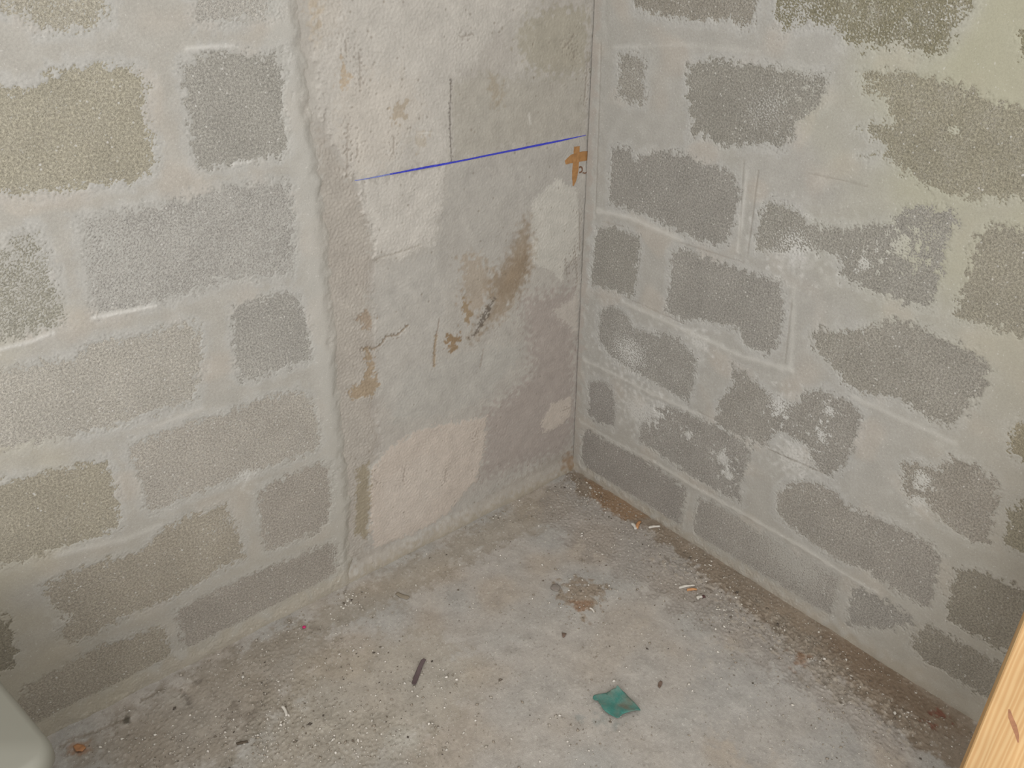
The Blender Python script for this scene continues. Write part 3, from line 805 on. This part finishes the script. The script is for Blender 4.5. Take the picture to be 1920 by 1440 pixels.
# rusty patch and spills
fpatch([(1055, 1090), (1110, 1090), (1130, 1110), (1120, 1140), (1095, 1155), (1070, 1140), (1050, 1115)], (138, 119, 96), .65, .012, .016, lift=.001, rough=.0009)
fpatch([(1075, 1130), (1105, 1130), (1100, 1150), (1080, 1150)], (140, 106, 80), .6, .01, .008)
fpatch([(1095, 1345), (1130, 1345), (1150, 1360), (1120, 1368)], (140, 146, 142), .45, .012, .010)
fpatch([(228, 1350), (236, 1341), (246, 1346), (242, 1358), (231, 1357)], (84, 78, 68), .9, .003, .001)
fpatch([(360, 1275), (375, 1272), (372, 1286), (360, 1284)], (112, 104, 96), .6, .006, .003)
fpatch([(430, 1330), (470, 1310), (480, 1340), (440, 1365)], (124, 114, 102), .5, .012, .012)
fpatch([(130, 1390), (160, 1395), (165, 1410), (135, 1415)], (152, 112, 80), .6, .008, .004)
fpatch([(310, 1300), (345, 1300), (350, 1320), (300, 1325)], (176, 170, 160), .5, .01, .006)
fpatch([(720, 1380), (780, 1360), (790, 1400), (730, 1410)], (182, 178, 168), .5, .012, .008)
for pts, w_, col, a in [([(268, 1312), (290, 1300), (302, 1293)], .004, (118, 108, 94), .7), ([(345, 1300), (352, 1312), (356, 1320)], .005, (116, 108, 98), .7), ([(115, 1400), (140, 1385), (180, 1372), (230, 1350)], .004, (120, 108, 92), .6),
                        ([(655, 1085), (650, 1100), (646, 1112)], .003, (118, 110, 100), .6), ([(1440, 1290), (1500, 1250), (1530, 1235)], .004, (172, 168, 162), .5)]:
    q = seg_dist([fl(p) for p in pts], U, V) * (1 + .4 * np.clip(n9, -1.5, 1.5))
    m = np.exp(-(q / w_) ** 2); c = mix(c, lin(*col), a * m); h -= .001 * m
ring_c = np.array(fl((540, 1142)))
c *= (1 + .025 * n60 + .022 * n25 + .022 * n9)[..., None]
c = mix(c, lin(186, 181, 171), .55 * smooth(1.9, 2.5, n9))
c = mix(c, lin(112, 104, 92), .55 * smooth(2.0, 2.6, n5))
vf = np.stack([U, V, h], -1).reshape(-1, 3)
qf = grid_quads(*shp)
ev = [(-2.3, -2.3, 0), (-1.80, -2.3, 0), (-1.80, 0, 0), (-2.3, 0, 0), (-1.80, -2.3, 0), (0, -2.3, 0), (0, -1.4, 0), (-1.80, -1.4, 0),
      (-2.3, -2.3, -.1), (.0, -2.3, -.1), (.0, .0, -.1), (-2.3, .0, -.1)]
n0 = len(vf)
floor = mesh_np('floor', np.concatenate([vf, np.array(ev, float)]), np.concatenate([qf, n0 + np.arange(12).reshape(3, 4)]),
                np.concatenate([c.reshape(-1, 3), np.tile(c.reshape(-1, 3).mean(0), (12, 1))]), M_floor)
tag(floor, 'dusty stained concrete floor', kind='structure')
FU, FV, FH = u, v, h


def fz(x, y):
    i = int(np.clip(round((x - FU[0]) / FS), 0, len(FU) - 1)); j = int(np.clip(round((y - FV[0]) / FS), 0, len(FV) - 1))
    return float(FH[j, i])


# ------------------------------------------------------------------ timber plank leaning on the right wall
def wood_mat():
    m, nt, b = new_mat('pale_pine', 0.6)
    tc = N(nt, 'ShaderNodeTexCoord').outputs['Object']
    mp = N(nt, 'ShaderNodeMapping'); mp.inputs['Scale'].default_value = (1, 1, 0.05)
    nt.links.new(tc, mp.inputs['Vector'])
    # grain bends round the knot
    n1 = tex_noise(nt, mp.outputs['Vector'], 26, 3, .55)
    w = N(nt, 'ShaderNodeTexWave', wave_type='BANDS', bands_direction='X')
    w.inputs['Scale'].default_value = 42; w.inputs['Distortion'].default_value = 9.0
    w.inputs['Detail'].default_value = 3; w.inputs['Detail Scale'].default_value = 1.4
    nt.links.new(mp.outputs['Vector'], w.inputs['Vector'])
    c = ramp(nt, w.outputs['Fac'], [(0.0, tuple(lin(192, 152, 104))), (0.6, tuple(lin(198, 161, 113))), (1.0, tuple(lin(204, 170, 123)))])
    c = mixc(nt, c, ramp(nt, n1, [(0.3, .90), (0.7, 1.08)]), 1.0, 'MULTIPLY')
    c = mixc(nt, c, ramp(nt, tex_noise(nt, tc, 7, 2), [(0.35, .92), (0.65, 1.06)]), 1.0, 'MULTIPLY')
    nt.links.new(c, b.inputs['Base Color'])
    bump(nt, b, w.outputs['Fac'], .06, .002)
    return m


M_pine = wood_mat()
# its left edge runs through two points of the floor and of a plane short of the wall; its far corner touches the wall
Pb = Vector(at((1722, 1640), 'Z', 0.0)); Pt = Vector(at((2010, 951), 'X', -.17))
ax = (Pt - Pb).normalized()
view = (Vector(CAM_LOC) - (Pb + Pt) / 2).normalized()
side = ax.cross(view).normalized()                 # to the left or right across the face
if side.dot(Vector(RM[:, 0])) < 0: side = -side
tilt_ = math.radians(14)
nrm = side.cross(ax); nrm = nrm if nrm.dot(view) > 0 else -nrm
side = (side * math.cos(tilt_) - nrm * math.sin(tilt_)).normalized()
nrm = side.cross(ax); nrm = nrm if nrm.dot(view) > 0 else -nrm
Lp = (Pt - Pb).length
PW, PT = .145, .022
bm = bmesh.new()
prof = []
for k, (a, d) in enumerate([(0, -PT), (PW, -PT), (PW, -.002), (PW - .002, 0), (.002, 0), (0, -.002)]): prof.append((a, d))
foot = [-(Pb.z + side.z * a + nrm.z * d - .0015) / ax.z for a, d in prof]           # sawn level with the floor
top = min((-.004 - (Pb.x + side.x * a + nrm.x * d)) / ax.x for a, d in prof) if ax.x > 0 else Lp
top = min(top, 1.6)
rings = []
for t in np.linspace(0, 1, 9):
    wob = .0006 * math.sin(9 * t)
    rings.append([bm.verts.new((a + (wob if a < .01 else 0), d, foot[k] + (top - foot[k]) * t)) for k, (a, d) in enumerate(prof)])
for r0, r1 in zip(rings[:-1], rings[1:]):
    for k in range(6): bm.faces.new((r0[k], r0[(k + 1) % 6], r1[(k + 1) % 6], r1[k]))
bm.faces.new(rings[0][::-1]); bm.faces.new(rings[-1])
plank = obj_bm('timber_plank', bm, M_pine)
plank.matrix_world = Matrix(((side.x, nrm.x, ax.x, Pb.x), (side.y, nrm.y, ax.y, Pb.y), (side.z, nrm.z, ax.z, Pb.z), (0, 0, 0, 1)))
tag(plank, 'pale pine plank with a reddish knot in the lower right corner', 'plank')
# knot: position on the face seen at about pixel (1900, 1385)
inv = plank.matrix_world.inverted()


def on_plank(p):
    d = Vector(RM @ np.array([(p[0] - 960) / F_PX, -(p[1] - 720) / F_PX, -1.0]))
    o_, d_ = inv @ Vector(CAM_LOC), inv.to_3x3() @ d
    t = -o_.y / d_.y
    return o_ + d_ * t


M_knot = simple_mat('knot_wood', lin(158, 112, 82), .6, .25, 120, .1)
M_knotdark = simple_mat('dark_knot_grain', lin(172, 118, 78), .6, .2, 120, .1)


def face_strip(name, pts, wid, mat, parent):
    bm = bmesh.new(); rows = []
    P = [on_plank(p) for p in pts]
    for i, p in enumerate(P):
        a, b = P[max(i - 1, 0)], P[min(i + 1, len(P) - 1)]
        t = Vector((b.x - a.x, b.z - a.z)).normalized(); nn = Vector((-t.y, t.x)) * wid[i] / 2
        rows.append([bm.verts.new((p.x + s_ * nn.x, d, p.z + s_ * nn.y)) for s_, d in ((1, .0003), (-1, .0003), (-1, -.004), (1, -.004))])
    for r0, r1 in zip(rows[:-1], rows[1:]):
        for k in range(4): bm.faces.new((r0[k], r0[(k + 1) % 4], r1[(k + 1) % 4], r1[k]))
    bm.faces.new(rows[0]); bm.faces.new(rows[-1][::-1])
    return obj_bm(name, bm, mat, parent)


kn = face_strip('knot', [(1892, 1330), (1895, 1345), (1902, 1362), (1907, 1378), (1909, 1392)], [.003, .007, .008, .006, .002], M_knot, plank)
tag(kn, 'reddish brown curved knot in the pale wood')

# ------------------------------------------------------------------ pale bin at the lower left
M_bin = simple_mat('pale_plastic', lin(138, 136, 125), .5, .02, 8, .02)


def rounded_rect(w, d, r, n=7):
    pts = []
    for cx, cy, a0 in ((w / 2 - r, d / 2 - r, 0), (-w / 2 + r, d / 2 - r, 90), (-w / 2 + r, -d / 2 + r, 180), (w / 2 - r, -d / 2 + r, 270)):
        for k in range(n):
            a = math.radians(a0 + 90 * k / (n - 1))
            pts.append((cx + r * math.cos(a), cy + r * math.sin(a)))
    return pts


def loft(name, sections, mat, parent):
    bm = bmesh.new(); rings = []
    for w, d, r, z in sections: rings.append([bm.verts.new((x, y, z)) for x, y in rounded_rect(w, d, r)])
    k_ = len(rings[0])
    for r0, r1 in zip(rings[:-1], rings[1:]):
        for k in range(k_): bm.faces.new((r0[k], r0[(k + 1) % k_], r1[(k + 1) % k_], r1[k]))
    bm.faces.new(rings[0][::-1]); bm.faces.new(rings[-1])
    return obj_bm(name, bm, mat, parent, True)


BH = .50
bin_ = bpy.data.objects.new('storage_bin', None); COL.objects.link(bin_)
A = np.array(at((0, 1272), 'Z', BH)); B = np.array(at((97, 1388), 'Z', BH))
dirv = (B - A)[:2] / np.linalg.norm((B - A)[:2]); ang = math.atan2(dirv[1], dirv[0]) + math.pi / 2
BW, BD = .40, .46
corner = B[:2] + dirv * .02
ctr = corner - dirv * BD / 2 + np.array([dirv[1], -dirv[0]]) * BW / 2 * (1 if dirv[1] < 0 else -1)
bin_.location = (ctr[0], ctr[1], 0.0); bin_.rotation_euler = (0, 0, ang)
loft('bin_body', [(BW - .10, BD - .10, .05, .003), (BW - .09, BD - .09, .055, .02), (BW - .03, BD - .03, .03, BH - .03)], M_bin, bin_)
loft('lid', [(BW - .012, BD - .012, .03, BH - .035), (BW, BD, .034, BH - .030), (BW, BD, .034, BH - .012), (BW - .006, BD - .006, .032, BH - .004), (BW - .02, BD - .02, .028, BH)], M_bin, bin_)
tag(bin_, 'smooth pale grey plastic bin with a rounded corner at the lower left', 'bin')

# ------------------------------------------------------------------ litter on the floor
def sheet_scrap(name, px, mat, lift, amp, thick, seed, cuts=3, curl=0.0):
    """a thin scrap with the outline seen on the floor, crumpled and of real thickness"""
    pts = [fl(p) for p in px]
    cx, cy = np.mean([p[0] for p in pts]), np.mean([p[1] for p in pts])
    bm = bmesh.new()
    f = bm.faces.new([bm.verts.new((x - cx, y - cy, 0)) for x, y in pts])
    bmesh.ops.triangulate(bm, faces=[f])
    for _ in range(cuts): bmesh.ops.subdivide_edges(bm, edges=bm.edges[:], cuts=1, use_grid_fill=True)
    rr = random.Random(seed); ph = [rr.uniform(0, 6.28) for _ in range(6)]
    R = max(math.hypot(p[0] - cx, p[1] - cy) for p in pts)
    for vt in bm.verts:
        x, y = vt.co.x / R, vt.co.y / R
        vt.co.z = amp * (math.sin(3.1 * x + 2 * y + ph[0]) + .6 * math.sin(5 * y - 2.4 * x + ph[1]) + .3 * math.sin(9 * x + 7 * y + ph[2])) + curl * (x * x + y * y)
    zmin = min(vt.co.z for vt in bm.verts)
    for vt in bm.verts: vt.co.z += -zmin
    r = bmesh.ops.solidify(bm, geom=bm.faces[:], thickness=thick)
    zmin = min(vt.co.z for vt in bm.verts)
    for vt in bm.verts: vt.co.z -= zmin
    o = obj_bm(name, bm, mat, None, True)
    o.location = (cx, cy, fz(cx, cy) + lift)
    return o


def teal_mat():
    m, nt, b = new_mat('teal_dyed_scrap', 0.85)
    tc = N(nt, 'ShaderNodeTexCoord').outputs['Object']
    c = mixc(nt, tuple(lin(68, 124, 114)), tuple(lin(100, 126, 116)), ramp(nt, tex_noise(nt, tc, 34, 3), [(0.38, 0.0), (0.62, 1.0)]))
    c = mixc(nt, c, tuple(lin(112, 108, 94)), ramp(nt, tex_noise(nt, tc, 26, 2), [(0.56, 0.0), (0.68, .8)]))
    nt.links.new(mixc(nt, c, ramp(nt, tex_noise(nt, tc, 300, 3), [(0.3, .88), (0.7, 1.1)]), 1.0, 'MULTIPLY'), b.inputs['Base Color'])
    bump(nt, b, tex_noise(nt, tc, 260, 3), .3, .002)
    return m


teal = sheet_scrap('green_scrap', crop(1080, 1270, 12.8, [(400, 560), (405, 520), (440, 485), (540, 465), (640, 448), (720, 430), (790, 385), (860, 345), (950, 322), (970, 280), (1000, 275), (1030, 310), (1110, 375), (1190, 440), (1250, 520), (1310, 585), (1390, 660), (1460, 730), (1510, 800), (1540, 850), (1440, 850), (1360, 880), (1280, 900), (1180, 930), (1120, 950), (1060, 1010), (1020, 1050), (970, 1050), (880, 990), (780, 930), (700, 880), (640, 830), (600, 770), (560, 700), (520, 610), (450, 610)]),
                   teal_mat(), .0008, .0022, .0022, 5, 3, .004)
tag(teal, 'crumpled teal green diamond shaped scrap on the floor', 'scrap')

M_purple = simple_mat('dark_purple_plastic', lin(96, 82, 82), .6, .12, 80, .1)
strip = sheet_scrap('plastic_strip', [(772, 1284), (776, 1270), (783, 1254), (790, 1241), (795, 1238), (799, 1240), (793, 1250), (787, 1266), (781, 1284), (777, 1288)], M_purple, .0008, .0008, .0016, 2, 2, .003)
tag(strip, 'narrow dark purplish plastic strip on the floor left of the green scrap', 'strip')
M_tan = simple_mat('grey_brown_card', lin(138, 128, 112), .9, .12, 80, .1)
o = sheet_scrap('card_strip', [(741, 1115), (746, 1112), (757, 1116), (767, 1119), (768, 1122), (762, 1125), (750, 1121)], M_tan, .0008, .0005, .0015, 3, 2)
tag(o, 'short grey brown flat strip near the foot of the pillar', 'strip')
M_gchip = simple_mat('grey_chip', lin(134, 126, 118), .9, .12, 80, .2)
o = sheet_scrap('flat_chip', [(1032, 1104), (1036, 1097), (1045, 1096), (1051, 1102), (1047, 1110), (1038, 1109)], M_gchip, .0006, .0006, .002, 4, 2)
tag(o, 'flat grey chip beside the rusty stain on the floor', 'chip')
M_brown = simple_mat('brown_crumb', lin(112, 94, 82), .9, .15, 80, .2)
o = sheet_scrap('brown_chip', [(1233, 1289), (1234, 1283), (1238, 1279), (1242, 1281), (1240, 1287), (1237, 1292)], M_brown, .0006, .0006, .0022, 6, 2)
tag(o, 'small brown chip on the floor up and right of the green scrap', 'chip')
o = sheet_scrap('brown_chip', [(1053, 1188), (1062, 1189), (1059, 1195), (1055, 1196)], M_brown, .0006, .0006, .0022, 8, 2)
tag(o, 'small brown triangular chip on bare floor below the rusty stain', 'chip')
M_dark = simple_mat('dark_twig', lin(88, 78, 66), .9, .2, 120, .2)
o = sheet_scrap('twig', [(443, 1396), (452, 1393), (464, 1391), (466, 1393), (455, 1397), (445, 1399)], M_dark, .0006, .0004, .003, 9, 1)
tag(o, 'short dark twig on the gritty floor at the lower left', 'twig')
M_pink = simple_mat('pink_plastic', lin(178, 46, 98), .5, .1, 80, .05)
bm = bmesh.new(); bmesh.ops.create_icosphere(bm, subdivisions=2, radius=.0046)
for vt in bm.verts: vt.co.z *= .7; vt.co += Vector((random.uniform(-1, 1), random.uniform(-1, 1), 0)) * .0003
o = obj_bm('pink_bead', bm, M_pink, None, True); q = fl((570.5, 1178)); o.location = (q[0], q[1], fz(*q) + .003)
tag(o, 'tiny bright pink bead on the floor near the left wall', 'bead')

M_white = simple_mat('white_paper', lin(204, 198, 188), .8, .14, 150, .2)
M_orange = simple_mat('orange_filter', lin(188, 140, 98), .8, .14, 150, .2)
M_maroon = simple_mat('charred_end', lin(84, 58, 56), .9, .2, 150, .2)


def tube_bm(p0, p1, r0, r1, bend=0.0, n=9, k=6, seed=1, squash=.75):
    bm = bmesh.new(); rr = random.Random(seed)
    a, b = Vector(p0), Vector(p1); t = (b - a); L = t.length; t.normalize()
    nn = Vector((-t.y, t.x, 0)).normalized(); up = t.cross(nn); up = up if up.z > 0 else -up
    rings = []
    for i in range(k + 1):
        f = i / k; r = r0 + (r1 - r0) * f
        ctr = a + t * L * f + nn * bend * math.sin(math.pi * f)
        rings.append([bm.verts.new(ctr + (nn * math.cos(2 * math.pi * j / n) + up * squash * math.sin(2 * math.pi * j / n)) * r * rr.uniform(.65, 1.25)) for j in range(n)])
    for q0, q1 in zip(rings[:-1], rings[1:]):
        for j in range(n): bm.faces.new((q0[j], q0[(j + 1) % n], q1[(j + 1) % n], q1[j]))
    bm.faces.new(rings[0][::-1]); bm.faces.new(rings[-1])
    return bm


def butt(name, pieces, label, cat):
    """pieces: (part name, pixel a, pixel b, radius, material)"""
    base = np.mean([fl(p[1]) for p in pieces] + [fl(p[2]) for p in pieces], 0)
    e = bpy.data.objects.new(name, None); COL.objects.link(e); e.location = (base[0], base[1], fz(*base))
    for k, (nm, a, b, r, mt) in enumerate(pieces):
        qa, qb = fl(a), fl(b)
        bm = tube_bm((qa[0] - base[0], qa[1] - base[1], r * .8), (qb[0] - base[0], qb[1] - base[1], r * .8), r, r * .85, .0022, seed=k + 3)
        obj_bm(nm, bm, mt, e, True)
    tag(e, label, cat)
    return e


butt('cigarette_end', [('paper', (1273, 1103), (1302, 1098), .0036, M_white), ('filter', (1288, 1107), (1306, 1106), .0042, M_orange)], 'white and orange cigarette end lying by the brown silt right of the rusty stain', 'litter')
butt('cigarette_end', [('paper', (1185, 984), (1192, 994), .0050, M_white), ('filter', (1194, 992), (1200, 980), .0052, M_orange)], 'crumpled white and orange cigarette end nearest the corner', 'litter')
butt('paper_scrap', [('paper', (1216, 991), (1237, 988), .0042, M_white)], 'white twisted paper scrap against the foot of the right wall', 'paper')
butt('paper_scrap', [('paper', (1307, 1124), (1315, 1120), .0048, M_white), ('charred_end', (1317, 1121), (1322, 1120), .0045, M_maroon)], 'white scrap with a dark maroon end on the floor', 'paper')
butt('paper_scrap', [('paper', (529, 1326), (538, 1344), .0032, M_white)], 'thin white sliver on the gritty floor at the lower left', 'paper')
butt('paper_scrap', [('paper', (1106, 1142), (1114, 1150), .0026, M_white)], 'small white sliver at the edge of the rusty stain', 'paper')
o = sheet_scrap('dry_leaf', [(138, 1402), (146, 1397), (156, 1398), (162, 1404), (156, 1412), (144, 1412)], simple_mat('dry_leaf', lin(170, 124, 88), .8, .15, 120, .2), .0008, .0012, .0012, 12, 2)
tag(o, 'dry orange brown leaf beside the pale bin', 'leaf')


# crumbs of mortar, each its own piece
def crumb_mesh(seed, mat):
    rr = random.Random(seed)
    bm = bmesh.new(); bmesh.ops.create_icosphere(bm, subdivisions=1, radius=1)
    for vt in bm.verts: vt.co *= rr.uniform(.65, 1.15); vt.co.z *= .65
    bmesh.ops.recalc_face_normals(bm, faces=bm.faces)
    me = bpy.data.meshes.new('mortar_crumb'); bm.to_mesh(me); bm.free(); me.materials.append(mat)
    return me


M_crumb = simple_mat('pale_mortar_crumb', lin(200, 194, 183), .95, .12, 3, .2)
M_crumb2 = simple_mat('grey_mortar_crumb', lin(158, 150, 138), .95, .15, 3, .2)
CM = [crumb_mesh(k, M_crumb if k < 4 else M_crumb2) for k in range(7)]
CLUSTERS = [
    ('white mortar crumb in the little heap at the foot of the pillar', 'white crumbs at the foot of the pillar', [(652, 1128, 7), (648, 1135, 6), (644, 1142, 6), (640, 1139, 5), (658, 1132, 5), (660, 1122, 4), (668, 1118, 4), (655, 1115, 5), (662, 1113, 4), (649, 1119, 4), (686, 1112, 4)], 0),
    ('white mortar crumb on the gritty floor at the lower left', 'white crumbs at the lower left', [(527, 1355, 6), (523, 1366, 5), (534, 1352, 4), (541, 1365, 4), (500, 1375, 4), (513, 1376, 5), (526, 1372, 4), (492, 1218, 4), (500, 1224, 4), (512, 1240, 4), (522, 1278, 5), (519, 1275, 4), (541, 1186, 4)], 0),
    ('pale mortar crumb on the silt along the right wall', 'pale crumbs along the right wall', [(1413, 1104, 5), (1390, 1135, 4), (1388, 1143, 4), (1330, 1060, 4), (1334, 1053, 4), (1457, 1193, 5), (1448, 1192, 4), (1535, 1186, 5), (1562, 1241, 5), (1589, 1253, 5), (1552, 1272, 4), (1609, 1297, 5), (1700, 1345, 5), (1708, 1342, 5), (1716, 1348, 4), (1737, 1358, 5), (1395, 1068, 4)], 1),
    ('grey mortar crumb in the scatter near the corner', 'grey crumbs near the corner', [(930, 968, 5), (934, 975, 5), (938, 970, 4), (925, 973, 4), (1100, 940, 4), (1110, 948, 4), (1120, 944, 5), (1082, 948, 4), (1090, 955, 4), (1140, 955, 4), (1135, 962, 4), (1060, 885, 5), (1052, 880, 4), (805, 1044, 5), (808, 1048, 4), (800, 1040, 4), (893, 984, 4), (704, 1148, 4), (702, 1143, 4)], 1),
]
for label, grp, pts, dark in CLUSTERS:
    for x, y, s_ in pts:
        q = fl((x, y)); k = fl((x + 1, y)); r = s_ * .5 * math.hypot(k[0] - q[0], k[1] - q[1])
        o = bpy.data.objects.new('mortar_crumb', random.choice(CM[:4] if not dark else CM[2:]))
        COL.objects.link(o)
        o.scale = (r, r * random.uniform(.7, 1), r); o.rotation_euler = (0, 0, random.uniform(0, 6.28))
        o.location = (q[0], q[1], fz(*q) + r * .45)
        tag(o, label, 'crumb', grp)

# loose grit nobody could count
ZONES = [  # pixel centre, spread in pixels (x, y), how many
    ((1110, 935), (45, 22), 330), ((1060, 900), (25, 12), 120), ((960, 955), (60, 25), 150), ((1190, 1010), (60, 40), 260), ((1270, 1060), (60, 35), 420), ((1350, 1120), (60, 40), 320), ((1440, 1190), (70, 40), 240),
    ((1560, 1270), (80, 50), 220), ((1680, 1360), (80, 50), 160), ((1085, 1120), (45, 35), 170), ((520, 1360), (90, 50), 520), ((640, 1260), (80, 60), 200), ((460, 1260), (60, 40), 200), ((800, 1290), (80, 60), 260), ((700, 1400), (120, 50), 300),
    ((330, 1400), (90, 40), 260), ((655, 1125), (25, 22), 110), ((1100, 1360), (70, 50), 80), ((1000, 1250), (250, 150), 260), ((800, 1050), (100, 60), 110), ((1300, 1300), (150, 100), 90), ((860, 1000), (90, 40), 120), ((560, 1180), (50, 30), 110), ((1500, 1400), (150, 40), 90)]
GV, GT, GC = [], [], []
OCT = np.array([(1, 0, 0), (0, 1, 0), (-1, 0, 0), (0, -1, 0), (0, 0, .8), (0, 0, -.6)])
TRI = np.array([(0, 1, 4), (1, 2, 4), (2, 3, 4), (3, 0, 4), (1, 0, 5), (2, 1, 5), (3, 2, 5), (0, 3, 5)])
pal = [lin(170, 162, 150), lin(150, 140, 126), lin(196, 190, 180), lin(214, 208, 198), lin(112, 102, 90), lin(86, 78, 70)]
pw = [.34, .25, .20, .11, .075, .025]
for ctr_, sp, n_ in ZONES:
    for _ in range(n_):
        p = (RNG.normal(ctr_[0], sp[0]), RNG.normal(ctr_[1], sp[1]))
        x, y = fl(p)
        if not (-1.75 < x < -.014 and -1.38 < y < -.020): continue
        r = float(np.clip(RNG.lognormal(math.log(.0018), .48), .0007, .0050))
        a = RNG.uniform(0, 6.28); ca, sa = math.cos(a), math.sin(a)
        vv = OCT * RNG.uniform(.6, 1.2, (6, 1)) * r * np.array([1.2, .8, .8])
        vv = np.stack([vv[:, 0] * ca - vv[:, 1] * sa + x, vv[:, 0] * sa + vv[:, 1] * ca + y, vv[:, 2] + fz(x, y) + r * .3], -1)
        GT.append(TRI + 6 * len(GV)); GV.append(vv)
        GC.append(np.tile(pal[RNG.choice(6, p=pw)], (6, 1)))
m, nt, b = new_mat('grit', .95)
at_ = N(nt, 'ShaderNodeAttribute', attribute_name='col'); nt.links.new(at_.outputs['Color'], b.inputs['Base Color'])
grit = mesh_np('floor_grit', np.concatenate(GV), np.concatenate(GT), np.concatenate(GC), m, None, False)
tag(grit, 'loose grey grit and fine crumbs scattered over the concrete floor', 'grit', kind='stuff')
